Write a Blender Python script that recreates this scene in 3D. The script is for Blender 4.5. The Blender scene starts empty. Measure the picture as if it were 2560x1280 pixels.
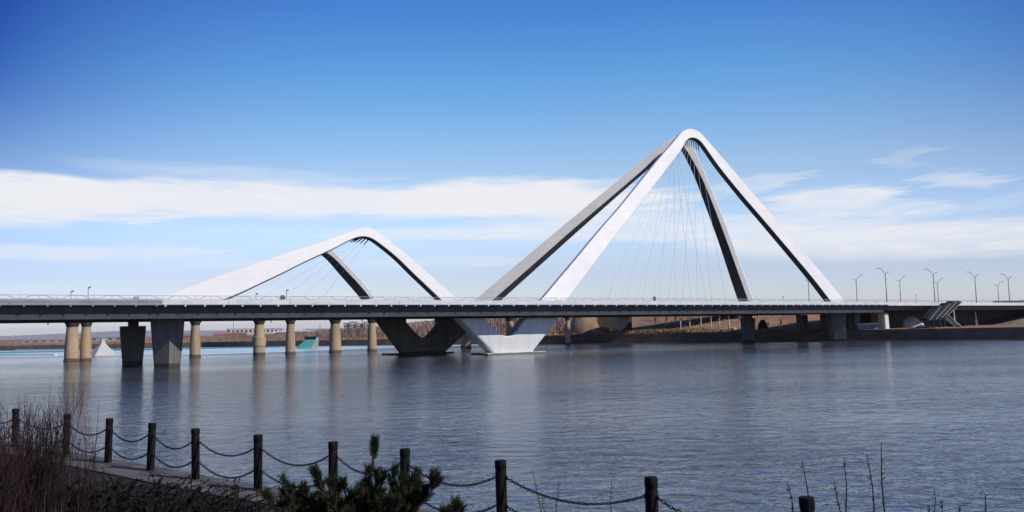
import bpy, bmesh, math, random
from mathutils import Vector, Matrix
random.seed(7)
R = math.radians
sc = bpy.context.scene
COL = sc.collection

# ------------------------------------------------------------------ camera model and frames
H = 6.0; F = 2062.34; PIT = .0886; ROL = .0194        # eye height over the water, focal length, pitch, roll
TH = .5825; OX, OY = .5556, 194.8036                   # bridge axis heading and origin on the water
CT, ST = math.cos(TH), math.sin(TH)

def ray(x, y):
    uu = x - 1280; ww = 640 - y
    cr, sr = math.cos(ROL), math.sin(ROL)
    u = (uu*cr + ww*sr)/F; w = (-uu*sr + ww*cr)/F
    c, s = math.cos(PIT), math.sin(PIT)
    return (u, c - s*w, s + c*w)

def at_z(x, y, z):
    r = ray(x, y); l = (z - H)/r[2]
    return Vector((r[0]*l, r[1]*l, z))

def at_Y(x, y, Y):
    r = ray(x, y); l = Y/r[1]
    return Vector((r[0]*l, Y, H + r[2]*l))

def st(X, Y): return ((X-OX)*CT + (Y-OY)*ST, -(X-OX)*ST + (Y-OY)*CT)

def at_t(x, y, t0, z0=0., m=0.):
    """where a sight line meets the bridge plane t = t0 + m (z - z0); returns s, t, z"""
    r = ray(x, y)
    a = OX*ST - OY*CT; b = -r[0]*ST + r[1]*CT
    l = (t0 + m*(H - z0) - a)/(b - m*r[2])
    s_, t_ = st(r[0]*l, r[1]*l)
    return (s_, t_, H + r[2]*l)

def B(s, t, z): return Vector((OX + s*CT - t*ST, OY + s*ST + t*CT, z))

# ------------------------------------------------------------------ mesh builder
class MB:
    def __init__(self): self.v = []; self.f = []
    def add(self, vs, fs):
        o = len(self.v); self.v += [Vector(v) for v in vs]
        self.f += [tuple(o + i for i in f) for f in fs]
    def hexa(self, p):                                  # 8 points: bottom ring, top ring
        self.add(p, [(3,2,1,0),(4,5,6,7),(0,1,5,4),(1,2,6,5),(2,3,7,6),(3,0,4,7)])
    def box(self, x0, x1, y0, y1, z0, z1):
        self.hexa([(x0,y0,z0),(x1,y0,z0),(x1,y1,z0),(x0,y1,z0),(x0,y0,z1),(x1,y0,z1),(x1,y1,z1),(x0,y1,z1)])
    def bbox(self, s0, s1, t0, t1, z0, z1):             # a box in the bridge frame
        self.hexa([B(s0,t0,z0),B(s1,t0,z0),B(s1,t1,z0),B(s0,t1,z0),B(s0,t0,z1),B(s1,t0,z1),B(s1,t1,z1),B(s0,t1,z1)])
    def prism(self, poly, off):                         # polygon of 3D points pushed along a vector
        n = len(poly); poly = [Vector(p) for p in poly]; off = Vector(off)
        self.add(poly + [p + off for p in poly],
                 [tuple(range(n-1,-1,-1)), tuple(range(n, 2*n))] + [(i,(i+1)%n,n+(i+1)%n,n+i) for i in range(n)])
    def tube(self, pts, r, n=6, caps=True):
        pts = [Vector(p) for p in pts]
        rs = r if isinstance(r, (list, tuple)) else [r]*len(pts)
        o = len(self.v); m = len(pts); ref = None
        for i, p in enumerate(pts):
            d = (pts[min(i+1, m-1)] - pts[max(i-1, 0)])
            d = d.normalized() if d.length > 1e-9 else Vector((0,0,1))
            if ref is None: ref = Vector((0,0,1)) if abs(d.z) < .9 else Vector((1,0,0))
            a = d.cross(ref)
            if a.length < 1e-4: a = d.cross(Vector((0,1,0)))
            a.normalize(); b = a.cross(d); b.normalize(); ref = b
            ref = Vector((0,0,1)) if abs(d.z) < .9 else Vector((1,0,0))
            for k in range(n):
                an = 2*math.pi*(k + .5)/n
                self.v.append(p + (a*math.cos(an) + b*math.sin(an))*rs[i])
        for i in range(m-1):
            for k in range(n):
                self.f.append((o+i*n+k, o+i*n+(k+1)%n, o+(i+1)*n+(k+1)%n, o+(i+1)*n+k))
        if caps and n > 2:
            self.f.append(tuple(o + k for k in range(n-1,-1,-1)))
            self.f.append(tuple(o + (m-1)*n + k for k in range(n)))
    def lathe(self, prof, base, n=16, ax=None):          # (radius, height) rings round z
        base = Vector(base); o = len(self.v); m = len(prof)
        for r, z in prof:
            for k in range(n):
                an = 2*math.pi*k/n
                self.v.append(base + Vector((r*math.cos(an), r*math.sin(an), z)))
        for i in range(m-1):
            for k in range(n):
                self.f.append((o+i*n+k, o+i*n+(k+1)%n, o+(i+1)*n+(k+1)%n, o+(i+1)*n+k))
        self.f.append(tuple(o + k for k in range(n-1,-1,-1)))
        self.f.append(tuple(o + (m-1)*n + k for k in range(n)))
    def tri(self, a, b, c): self.add([a, b, c], [(0,1,2)])
    def blade(self, p, d, L, w, up=None):               # a flat pointed leaf or needle
        d = Vector(d).normalized(); p = Vector(p)
        s = d.cross(Vector((random.uniform(-1,1), random.uniform(-1,1), random.uniform(-1,1))))
        if s.length < 1e-4: s = d.orthogonal()
        s = s.normalized()*w*.5
        self.add([p - s*.6, p + s*.6, p + d*L*.55 + s, p + d*L, p + d*L*.55 - s], [(0,1,2,3,4)])
    def build(self, name, mat, parent=None, smooth=False, bevel=0, props=None, angle=None):
        me = bpy.data.meshes.new(name)
        org = parent_world(parent)
        me.from_pydata([tuple(v - org) for v in self.v], [], self.f)
        me.update()
        bm = bmesh.new(); bm.from_mesh(me)
        bmesh.ops.recalc_face_normals(bm, faces=bm.faces) if len(bm.faces) < 60000 else None
        bm.to_mesh(me); bm.free()
        me.materials.append(mat)
        o = bpy.data.objects.new(name, me); COL.objects.link(o)
        if parent is not None: o.parent = parent
        if smooth or angle:
            for p in me.polygons: p.use_smooth = True
        if angle:
            try: me.set_sharp_from_angle(angle=R(angle))
            except Exception: pass
        if bevel:
            b = o.modifiers.new('edge', 'BEVEL'); b.width = bevel; b.segments = 2; b.limit_method = 'ANGLE'; b.angle_limit = R(35)
        if props: setp(o, **props)
        return o

def parent_world(p):
    v = Vector((0,0,0))
    while p is not None: v = v + p.location; p = p.parent
    return v

def setp(o, label=None, category=None, group=None, kind=None):
    if label: o['label'] = label
    if category: o['category'] = category
    if group: o['group'] = group
    if kind: o['kind'] = kind
    return o

def thing(name, loc, label, category, group=None):
    o = bpy.data.objects.new(name, None); COL.objects.link(o)
    o.location = Vector(loc); o.empty_display_size = .5
    return setp(o, label, category, group)

# ------------------------------------------------------------------ materials
def mat(name, col, rough=.7, var=.2, scale=1., col2=None, bump=0., bscale=None, spec=.3, metal=0., stretch=(1,1,1), detail=6., contrast=(.3,.7), joint=None, tide=None):
    m = bpy.data.materials.new(name); m.use_nodes = True
    nt = m.node_tree; N = nt.nodes; L = nt.links
    p = N['Principled BSDF']
    p.inputs['Roughness'].default_value = rough
    p.inputs['Specular IOR Level'].default_value = spec
    p.inputs['Metallic'].default_value = metal
    tc = N.new('ShaderNodeNewGeometry')
    mp = N.new('ShaderNodeMapping'); mp.inputs['Scale'].default_value = stretch
    L.new(tc.outputs['Position'], mp.inputs['Vector'])
    nz = N.new('ShaderNodeTexNoise'); nz.inputs['Scale'].default_value = scale; nz.inputs['Detail'].default_value = detail
    nz.inputs['Roughness'].default_value = .62
    L.new(mp.outputs['Vector'], nz.inputs['Vector'])
    cr = N.new('ShaderNodeValToRGB')
    a = [max(0, c*(1-var)) for c in col]; b = [min(1, c*(1+var)) for c in col] if col2 is None else col2
    cr.color_ramp.elements[0].position = contrast[0]; cr.color_ramp.elements[0].color = (*a, 1)
    cr.color_ramp.elements[1].position = contrast[1]; cr.color_ramp.elements[1].color = (*b, 1)
    L.new(nz.outputs['Fac'], cr.inputs['Fac']); out = cr.outputs['Color']
    def mixin(fac, c, f=1.):
        nonlocal out
        mx = N.new('ShaderNodeMix'); mx.data_type = 'RGBA'; mx.inputs['B'].default_value = (*c, 1)
        L.new(fac, mx.inputs['Factor']); L.new(out, mx.inputs['A']); out = mx.outputs['Result']
    if joint or tide: sp = N.new('ShaderNodeSeparateXYZ'); L.new(tc.outputs['Position'], sp.inputs['Vector'])
    if joint:                                            # plate or formwork joints every joint[0] metres of height
        md = N.new('ShaderNodeMath'); md.operation = 'PINGPONG'; md.inputs[1].default_value = joint[0]/2; L.new(sp.outputs['Z'], md.inputs[0])
        mr = N.new('ShaderNodeMapRange'); mr.inputs['From Min'].default_value = joint[2]; mr.inputs['From Max'].default_value = 0; mr.inputs['To Max'].default_value = joint[1]
        L.new(md.outputs[0], mr.inputs['Value']); mixin(mr.outputs['Result'], [c*.35 for c in col])
        ns = N.new('ShaderNodeTexNoise'); ns.inputs['Scale'].default_value = .9; ns.inputs['Detail'].default_value = 4   # rain streaks
        ms = N.new('ShaderNodeMapping'); ms.inputs['Scale'].default_value = (1.6,1.6,.09); L.new(tc.outputs['Position'], ms.inputs['Vector']); L.new(ms.outputs['Vector'], ns.inputs['Vector'])
        mt = N.new('ShaderNodeMapRange'); mt.inputs['From Min'].default_value = .5; mt.inputs['From Max'].default_value = .75; mt.inputs['To Max'].default_value = joint[3]
        L.new(ns.outputs['Fac'], mt.inputs['Value']); mixin(mt.outputs['Result'], [c*.45 for c in col])
    if tide:                                             # wet, algae-dark band at the waterline
        ad = N.new('ShaderNodeMath'); ad.operation = 'MULTIPLY_ADD'; ad.inputs[1].default_value = -.7; L.new(nz.outputs['Fac'], ad.inputs[0]); L.new(sp.outputs['Z'], ad.inputs[2])
        mr = N.new('ShaderNodeMapRange'); mr.inputs['From Min'].default_value = tide - .3; mr.inputs['From Max'].default_value = tide - .5; mr.inputs['To Max'].default_value = .8
        L.new(ad.outputs[0], mr.inputs['Value']); mixin(mr.outputs['Result'], (.035,.034,.022))
    L.new(out, p.inputs['Base Color'])
    if bump:
        n2 = N.new('ShaderNodeTexNoise'); n2.inputs['Scale'].default_value = bscale or scale*6; n2.inputs['Detail'].default_value = 5
        L.new(mp.outputs['Vector'], n2.inputs['Vector'])
        bp = N.new('ShaderNodeBump'); bp.inputs['Strength'].default_value = .6; bp.inputs['Distance'].default_value = bump
        L.new(n2.outputs['Fac'], bp.inputs['Height']); L.new(bp.outputs['Normal'], p.inputs['Normal'])
    return m

M = {}
M['white'] = mat('white_paint', (.79,.775,.745), .45, .07, .10, spec=.4, bump=.01, bscale=.5, joint=(4.2,.28,.08,.10))
M['fascia'] = mat('pale_fascia', (.68,.68,.69), .6, .14, .35, bump=.01, stretch=(1,1,3))
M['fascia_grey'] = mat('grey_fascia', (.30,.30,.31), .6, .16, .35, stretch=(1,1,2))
M['rail'] = mat('rail_metal', (.34,.35,.37), .45, .08, .5, spec=.5, metal=.1)
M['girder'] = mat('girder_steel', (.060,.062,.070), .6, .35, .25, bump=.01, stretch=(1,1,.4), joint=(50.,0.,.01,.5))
M['asphalt'] = mat('asphalt', (.05,.05,.05), .9, .15, 2.)
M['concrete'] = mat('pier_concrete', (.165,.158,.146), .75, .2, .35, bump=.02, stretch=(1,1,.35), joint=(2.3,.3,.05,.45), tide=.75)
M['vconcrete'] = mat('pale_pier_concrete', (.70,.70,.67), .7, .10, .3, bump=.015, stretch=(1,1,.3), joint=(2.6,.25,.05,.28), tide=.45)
M['tan'] = mat('tan_concrete', (.47,.345,.215), .8, .2, .35, bump=.02, stretch=(1,1,.25), joint=(2.2,.25,.06,.4), tide=.8)
M['cable'] = mat('cable_sheath', (.85,.86,.88), .4, .05, 1.)
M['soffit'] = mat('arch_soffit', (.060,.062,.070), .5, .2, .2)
M['dark'] = mat('dark_steel', (.018,.018,.021), .5, .2, 1.)
M['lamp'] = mat('lamp_steel', (.07,.075,.09), .45, .15, 1.)
M['lampwhite'] = mat('lamp_head', (.35,.36,.38), .4, .1, 1.)
M['old'] = mat('old_concrete', (.085,.072,.06), .85, .25, .3, bump=.02)
M['post'] = mat('post_paint', (.006,.006,.008), .7, .5, 9., col2=(.015,.012,.012), spec=.15, bump=.004, bscale=40, stretch=(1,1,.3))
M['chain'] = mat('chain_iron', (.016,.015,.016), .5, .4, 30., spec=.5)
M['ledge'] = mat('ledge_stone', (.075,.068,.060), .85, .4, 1.3, col2=(.17,.155,.14), bump=.012, bscale=9.)
M['quay'] = mat('quay_stone', (.05,.045,.04), .9, .4, .9, bump=.03, bscale=3.)
M['soil'] = mat('dark_soil', (.012,.010,.007), .95, .5, 2.2, col2=(.03,.022,.014), bump=.04, bscale=7.)
M['bank'] = mat('bank_wall', (.15,.108,.082), .9, .35, .25, bump=.03, stretch=(1,1,2.5), bscale=1.)
M['bankpale'] = mat('bank_wall_pale', (.16,.14,.12), .9, .3, .2, bump=.03, stretch=(1,1,2.5), bscale=1.)
M['straw'] = mat('dry_straw', (.30,.20,.085), .95, .35, .6, col2=(.46,.34,.17))
M['ice'] = mat('pond_ice', (.36,.55,.60), .28, .2, .05, col2=(.68,.76,.80), stretch=(.35,1.6,1), spec=.5)
M['bark'] = mat('pine_bark', (.035,.022,.014), .9, .4, 20.)
M['needle'] = mat('pine_needle', (.015,.023,.009), .7, .4, 5., col2=(.038,.048,.017))
M['needle_brown'] = mat('dead_needle', (.026,.018,.008), .8, .4, 5., col2=(.05,.032,.013))
M['frond'] = mat('dark_foliage', (.008,.007,.005), .85, .4, 4., col2=(.020,.016,.010))
M['redstem'] = mat('red_stem', (.020,.008,.008), .7, .5, 3., col2=(.042,.018,.017))
M['darkstem'] = mat('dark_stem', (.014,.011,.012), .7, .5, 3.)
M['strawstem'] = mat('straw_stem', (.14,.10,.075), .8, .3, 3.)
M['wood'] = mat('bare_twigs', (.20,.125,.10), .95, .3, .03, col2=(.42,.31,.26))
M['trunkwhite'] = mat('whitewashed_bark', (.74,.68,.58), .9, .25, 1.5, stretch=(1,1,.5))
M['twig'] = mat('grey_twigs', (.20,.14,.10), .95, .3, .5)
M['bld'] = mat('pale_wall', (.55,.52,.48), .8, .1, .1)
M['bldred'] = mat('red_roof', (.33,.17,.15), .8, .2, .1)
M['bldgrey'] = mat('grey_wall', (.30,.30,.31), .8, .15, .1)
M['window'] = mat('window_glass', (.05,.06,.075), .2, .2, .5, spec=.6)
M['tent'] = mat('tent_fabric', (.50,.50,.47), .7, .06, .4)
M['teal'] = mat('teal_panel', (.12,.42,.40), .5, .2, .3, spec=.4)
M['snow'] = mat('snow_pile', (.70,.71,.80), .8, .08, .5, bump=.05, bscale=1.)
M['blue'] = mat('blue_sheet', (.16,.27,.38), .5, .2, .6)
M['earth'] = mat('tan_earth', (.30,.19,.12), .95, .25, .25, col2=(.42,.28,.19), bump=.05, bscale=1.)
M['rubble'] = mat('pale_rubble', (.40,.36,.31), .95, .3, .8)
M['hill'] = mat('far_hill', (.26,.24,.24), .95, .2, .002)
M['signface'] = mat('sign_plate', (.70,.70,.70), .5, .05, 1.)

# land: brown scrub and dry straw
def land_mat():
    m = mat('dry_land', (.23,.118,.066), .95, .3, .09, col2=(.42,.255,.13), bump=.15, bscale=.8)
    return m
M['land'] = land_mat()

WAVES = ((.55,1.4,.15,.24,.3,.6,3.), (.82,1.35,.66,.22,.35,1.1,4.), (.95,1.3,2.1,.06,.45,1.,3.))
def water_mat():
    m = bpy.data.materials.new('lake_water'); m.use_nodes = True
    nt = m.node_tree; N = nt.nodes; L = nt.links; p = N['Principled BSDF']
    p.inputs['Base Color'].default_value = (.062,.072,.096,1); p.inputs['Roughness'].default_value = .10
    p.inputs['IOR'].default_value = 1.333
    g = N.new('ShaderNodeNewGeometry')
    prev = None
    # gusts: broad patches where the ripples stand higher or lie nearly flat
    gm = N.new('ShaderNodeMapping'); gm.inputs['Scale'].default_value = (.35, 1.3, 1); gm.inputs['Rotation'].default_value = (0,0,R(-6)); L.new(g.outputs['Position'], gm.inputs['Vector'])
    gn = N.new('ShaderNodeTexNoise'); gn.inputs['Scale'].default_value = .028; gn.inputs['Detail'].default_value = 3; L.new(gm.outputs['Vector'], gn.inputs['Vector'])
    # swell, wind ripples and fine chop, crests running roughly across the view
    for sx, sy, scl, dist, lo_, hi_, dtl in WAVES:
        mp = N.new('ShaderNodeMapping'); mp.inputs['Scale'].default_value = (sx, sy, 1); mp.inputs['Rotation'].default_value = (0,0,R(-9))
        L.new(g.outputs['Position'], mp.inputs['Vector'])
        nz = N.new('ShaderNodeTexNoise'); nz.inputs['Scale'].default_value = scl; nz.inputs['Detail'].default_value = dtl; nz.inputs['Distortion'].default_value = .5
        L.new(mp.outputs['Vector'], nz.inputs['Vector'])
        bp = N.new('ShaderNodeBump'); bp.inputs['Distance'].default_value = dist
        mr = N.new('ShaderNodeMapRange'); mr.inputs['From Min'].default_value = .35; mr.inputs['From Max'].default_value = .65
        mr.inputs['To Min'].default_value = lo_; mr.inputs['To Max'].default_value = hi_
        L.new(gn.outputs['Fac'], mr.inputs['Value']); L.new(mr.outputs['Result'], bp.inputs['Strength'])
        L.new(nz.outputs['Fac'], bp.inputs['Height'])
        if prev is not None: L.new(prev.outputs['Normal'], bp.inputs['Normal'])
        prev = bp
    L.new(prev.outputs['Normal'], p.inputs['Normal'])
    return m
M['water'] = water_mat()

# ------------------------------------------------------------------ sun and sky
SUN_EL = R(40); SUN_H = Vector((.90,-.43,0)).normalized()
SUN_D = Vector((SUN_H.x*math.cos(SUN_EL), SUN_H.y*math.cos(SUN_EL), math.sin(SUN_EL)))
ld = bpy.data.lights.new('sun', 'SUN'); ld.energy = 3.6; ld.angle = R(.5); ld.color = (1,.955,.88)
lo = bpy.data.objects.new('sun', ld); COL.objects.link(lo)
lo.rotation_euler = (-SUN_D).to_track_quat('-Z', 'Y').to_euler(); lo.location = (60,-60,90)

def build_world():
    w = bpy.data.worlds.new('World'); sc.world = w; w.use_nodes = True
    nt = w.node_tree; N = nt.nodes; L = nt.links
    bg = N['Background']; STR = .1; bg.inputs['Strength'].default_value = STR
    sky = N.new('ShaderNodeTexSky'); sky.sky_type = 'NISHITA'; sky.sun_disc = False
    sky.sun_elevation = SUN_EL; sky.sun_rotation = math.atan2(SUN_D.x, SUN_D.y)
    sky.altitude = 1000; sky.air_density = 1.; sky.dust_density = .4; sky.ozone_density = 3.
    tc = N.new('ShaderNodeTexCoord'); sep = N.new('ShaderNodeSeparateXYZ'); L.new(tc.outputs['Generated'], sep.inputs['Vector'])
    def math_(op, a, b=None, c=None):
        n = N.new('ShaderNodeMath'); n.operation = op
        for i, q in enumerate((a, b, c)):
            if q is None: continue
            if isinstance(q, (int, float)): n.inputs[i].default_value = q
            else: L.new(q, n.inputs[i])
        return n.outputs[0]
    az = math_('ARCTAN2', sep.outputs['X'], sep.outputs['Y'])
    el = math_('ARCSINE', sep.outputs['Z'])
    # grade of the clear air: paler by the horizon, deeper overhead
    rp = N.new('ShaderNodeValToRGB'); L.new(math_('MULTIPLY', el, 1/.8), rp.inputs['Fac'])
    els = rp.color_ramp.elements
    stops = SKY_STOPS
    els[0].position = stops[0][0]/.8; els[0].color = (*stops[0][1], 1)
    els[1].position = stops[-1][0]/.8; els[1].color = (*stops[-1][1], 1)
    for e, c in stops[1:-1]:
        q = els.new(e/.8); q.color = (*c, 1)
    mul = N.new('ShaderNodeMix'); mul.data_type = 'RGBA'; mul.blend_type = 'MULTIPLY'; mul.inputs['Factor'].default_value = 1
    L.new(sky.outputs['Color'], mul.inputs['A']); L.new(rp.outputs['Color'], mul.inputs['B'])
    gain = N.new('ShaderNodeMix'); gain.data_type = 'RGBA'; gain.blend_type = 'MULTIPLY'; gain.inputs['Factor'].default_value = 1
    # sky colour darkened toward both sides of the middle bearing, imitating lens vignetting
    aq = math_('MINIMUM', math_('POWER', math_('ABSOLUTE', math_('DIVIDE', math_('SUBTRACT', az, .05), .61)), 2.8), 1.05)
    ew = N.new('ShaderNodeMapRange'); ew.interpolation_type = 'SMOOTHSTEP'; ew.inputs['From Min'].default_value = -.06; ew.inputs['From Max'].default_value = .36
    L.new(el, ew.inputs['Value'])
    aq = math_('MULTIPLY', aq, ew.outputs['Result'])
    cc = N.new('ShaderNodeCombineXYZ')
    for i_, k_ in enumerate((.86, .76, .50)): L.new(math_('SUBTRACT', 1., math_('MULTIPLY', aq, k_)), cc.inputs[i_])
    L.new(cc.outputs['Vector'], gain.inputs['B']); L.new(mul.outputs['Result'], gain.inputs['A'])
    # streaky stratus: soft banks at fixed bearings, edges torn by noise
    cmb = N.new('ShaderNodeCombineXYZ'); L.new(math_('MULTIPLY', az, 5.), cmb.inputs['X']); L.new(math_('MULTIPLY', el, 26.), cmb.inputs['Y'])
    nz = N.new('ShaderNodeTexNoise'); nz.inputs['Scale'].default_value = 1.15; nz.inputs['Detail'].default_value = 7; nz.inputs['Roughness'].default_value = .55
    L.new(cmb.outputs['Vector'], nz.inputs['Vector'])
    nf = math_('SUBTRACT', nz.outputs['Fac'], .5)
    cm2 = N.new('ShaderNodeCombineXYZ'); L.new(math_('MULTIPLY', az, 9.), cm2.inputs['X']); L.new(math_('MULTIPLY', el, 70.), cm2.inputs['Y'])
    nz2 = N.new('ShaderNodeTexNoise'); nz2.inputs['Scale'].default_value = 1.; nz2.inputs['Detail'].default_value = 8; nz2.inputs['Roughness'].default_value = .6
    L.new(cm2.outputs['Vector'], nz2.inputs['Vector'])
    n2f = math_('SUBTRACT', nz2.outputs['Fac'], .5)
    elw = math_('ADD', el, math_('MULTIPLY', nf, .020))
    azw = math_('ADD', az, math_('MULTIPLY', n2f, .20))
    total = None
    for (x, y, wx, wy, tilt, stren, soft) in CLOUDS:
        r = ray(x, y); a0 = math.atan2(r[0], r[1]); e0 = math.asin(r[2]/math.sqrt(r[0]**2+r[1]**2+r[2]**2))
        da = math_('SUBTRACT', azw, a0); de = math_('SUBTRACT', elw, e0)
        de = math_('SUBTRACT', de, math_('MULTIPLY', da, tilt))
        q = math_('ADD', math_('POWER', math_('ABSOLUTE', math_('MULTIPLY', da, F/wx)), 3.), math_('POWER', math_('ABSOLUTE', math_('MULTIPLY', de, F/wy)), 2.))
        q = math_('ADD', math_('ADD', q, math_('MULTIPLY', n2f, 1.0)), math_('MULTIPLY', nf, .6))
        mr = N.new('ShaderNodeMapRange'); mr.interpolation_type = 'SMOOTHSTEP'
        mr.inputs['From Min'].default_value = 1.05; mr.inputs['From Max'].default_value = 1.05 - soft
        mr.inputs['To Min'].default_value = 0; mr.inputs['To Max'].default_value = stren
        L.new(q, mr.inputs['Value'])
        total = mr.outputs['Result'] if total is None else math_('SUBTRACT', math_('ADD', total, mr.outputs['Result']), math_('MULTIPLY', total, mr.outputs['Result']))
    cm3 = N.new('ShaderNodeCombineXYZ'); L.new(math_('MULTIPLY', az, 14.), cm3.inputs['X']); L.new(math_('MULTIPLY', el, 95.), cm3.inputs['Y'])
    nz3 = N.new('ShaderNodeTexNoise'); nz3.inputs['Scale'].default_value = .9; nz3.inputs['Detail'].default_value = 9; nz3.inputs['Roughness'].default_value = .62; nz3.inputs['Distortion'].default_value = .6
    L.new(cm3.outputs['Vector'], nz3.inputs['Vector'])
    tx = N.new('ShaderNodeMapRange'); tx.interpolation_type = 'SMOOTHSTEP'; tx.inputs['From Min'].default_value = .32; tx.inputs['From Max'].default_value = .62; tx.inputs['To Min'].default_value = .58; tx.inputs['To Max'].default_value = 1.05
    L.new(nz3.outputs['Fac'], tx.inputs['Value'])
    total = math_('MULTIPLY', total, math_('MAXIMUM', tx.outputs['Result'], math_('MULTIPLY', total, .98)))
    fin = N.new('ShaderNodeMix'); fin.data_type = 'RGBA'
    L.new(math_('MINIMUM', total, .97), fin.inputs['Factor']); L.new(gain.outputs['Result'], fin.inputs['A'])
    fin.inputs['B'].default_value = (.90/STR, .90/STR, .93/STR, 1)
    L.new(fin.outputs['Result'], bg.inputs['Color'])

SKY_GAIN = 1.0; HAZE = 3e-5
SKY_STOPS = [(0.0,(1.28,1.2,1.34)), (.066,(1.42,1.24,1.36)), (.12,(1.95,1.74,1.72)), (.19,(1.9,1.78,1.64)), (.225,(1.58,1.76,1.76)), (.295,(.98,1.60,1.86)), (.375,(.60,1.22,1.86)), (.5,(.48,1.05,1.7)), (.8,(.42,.95,1.65))]
#          x     y    half-w half-h tilt  strength soft
CLOUDS = [(650, 501, 1180, 47, .00, .93, .8), (-20, 497, 360, 72, .0, .9, .9), (1290, 497, 380, 55, -.01, .9, .8),
          (600, 436, 420, 26, -.02, .28, 1.0), (1600, 572, 560, 40, -.02, .72, 1.), (1450, 520, 330, 45, -.05, .5, 1.),
          (2080, 494, 190, 36, .02, .82, 1.), (2360, 598, 560, 52, -.02, .80, 1.), (1990, 590, 320, 36, 0, .6, 1.), (2180, 525, 200, 26, -.05, .45, 1.),
          (2410, 446, 100, 24, -.14, .42, 1.), (2262, 396, 60, 24, .1, .2, 1.), (2550, 492, 130, 20, .2, .18, 1.),
          (150, 632, 380, 21, .02, .55, 1.), (1080, 586, 330, 20, .0, .50, 1.), (1900, 458, 110, 22, .1, .45, 1.), (1120, 655, 260, 18, 0, .3, 1.), (590, 655, 160, 16, 0, .25, 1.)]
build_world()
sc.view_settings.view_transform = 'Standard'; sc.view_settings.look = 'None'
sc.view_settings.gamma = 1; sc.view_settings.exposure = 0; sc.view_settings.use_curve_mapping = False

cd = bpy.data.cameras.new('camera'); cam = bpy.data.objects.new('camera', cd); COL.objects.link(cam)
cd.sensor_width = 36; cd.sensor_fit = 'HORIZONTAL'; cd.lens = F/2560*36; cd.clip_start = .1; cd.clip_end = 60000
cam.matrix_world = Matrix.Translation((0,0,H)) @ Matrix.Rotation(math.pi/2 + PIT, 4, 'X') @ Matrix.Rotation(-ROL, 4, 'Z')
sc.camera = cam
sc.cycles.max_bounces = 6; sc.cycles.volume_bounces = 0; sc.cycles.caustics_reflective = False; sc.cycles.caustics_refractive = False

# ------------------------------------------------------------------ water, bank and land
mb = MB(); mb.add([(-24000,-200,0),(24000,-200,0),(24000,28000,0),(-24000,28000,0)], [(0,1,2,3)])
setp(mb.build('water', M['water']), kind='structure')

BANK = [(-900,889),(0,877),(300,872),(500,868),(950,864),(1420,858.5),(1700,855),(2000,852),(2240,850),(2560,847.5),(3600,838)]
def lerp_pts(P, x):
    for (x0, y0), (x1, y1) in zip(P, P[1:]):
        if x <= x1: return y0 + (y1-y0)*(x-x0)/(x1-x0)
    return P[-1][1]
def bank_at(x): return at_z(x, lerp_pts(BANK, x), 0)
WTOP = [(-900,2.4),(0,2.5),(500,2.6),(950,2.8),(1420,3.3),(1700,3.5),(2240,3.6),(3600,3.8)]
cols = list(range(-900, 3601, 30))
# retaining wall along the far bank
wall = MB(); cap = MB()
pts = [bank_at(x) for x in cols]
for side, m_ in ((0, wall),):
    for i in range(len(cols)-1):
        a, b = pts[i], pts[i+1]; za, zb = lerp_pts(WTOP, cols[i]), lerp_pts(WTOP, cols[i+1])
        da = Vector((a.x, a.y, 0)).normalized()*.5; db = Vector((b.x, b.y, 0)).normalized()*.5
        m_.add([a+Vector((0,0,-1)), b+Vector((0,0,-1)), b+Vector((0,0,zb)), a+Vector((0,0,za)), a+da+Vector((0,0,za)), b+db+Vector((0,0,zb))], [(0,1,2,3),(3,2,5,4)])
wallo = wall.build('retaining_wall', M['bank'])
setp(wallo, 'long dark brown retaining wall at the foot of the far bank', 'wall')

HILL = [(-900,2.8),(0,3.0),(250,3.2),(420,4.0),(700,5.0),(960,6.2),(1200,9),(1450,11.5),(2000,11.5),(2110,8.5),(2225,4.0),(2600,3.9),(3600,3.9)]
rows = [(0.5,0),(5,.03),(14,.1),(30,.34),(55,.75),(85,1.0),(150,1.0),(400,.55),(1200,.2),(3500,.1),(9000,.1)]
random.seed(3)
land = MB(); V = []
for j, (dd, k) in enumerate(rows):
    for i, x in enumerate(cols):
        p = pts[i]; d = Vector((p.x, p.y, 0)).normalized()
        z0 = lerp_pts(WTOP, x) - (0.02 if j == 0 else 0); zh = lerp_pts(HILL, x)
        z = z0 + (max(zh, z0) - z0)*k + (random.uniform(-.35,.35)*min(1, dd/20) if j else 0)
        V.append(p + d*dd + Vector((0,0,z)))
nc = len(cols)
land.add(V, [(j*nc+i, j*nc+i+1, (j+1)*nc+i+1, (j+1)*nc+i) for j in range(len(rows)-1) for i in range(nc-1)])
setp(land.build('land', M['land'], smooth=True), kind='structure')
def ground_z(x_px, dd):
    z0 = lerp_pts(WTOP, x_px); zh = max(lerp_pts(HILL, x_px), z0)
    for (d0, k0), (d1, k1) in zip(rows, rows[1:]):
        if dd <= d1: k = k0 + (k1-k0)*(dd-d0)/(d1-d0); break
    return z0 + (zh-z0)*k
def on_land(x_px, dd):
    p = bank_at(x_px); d = Vector((p.x, p.y, 0)).normalized()
    q = p + d*dd; q.z = ground_z(x_px, dd); return q

# ice shelf along the far bank
edge = [(-900,912),(-200,897),(0,894),(330,889),(640,884),(860,874),(1060,867.5),(1250,862)]
iv = [at_z(x, y, .05) for x, y in edge] + [bank_at(x) + Vector((0,0,.05)) for x in (1250,1060,860,640,330,0,-200,-900)]
mb = MB(); mb.add(iv, [tuple(range(len(iv)))])
setp(mb.build('ice_sheet', M['ice']), kind='structure')

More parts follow.
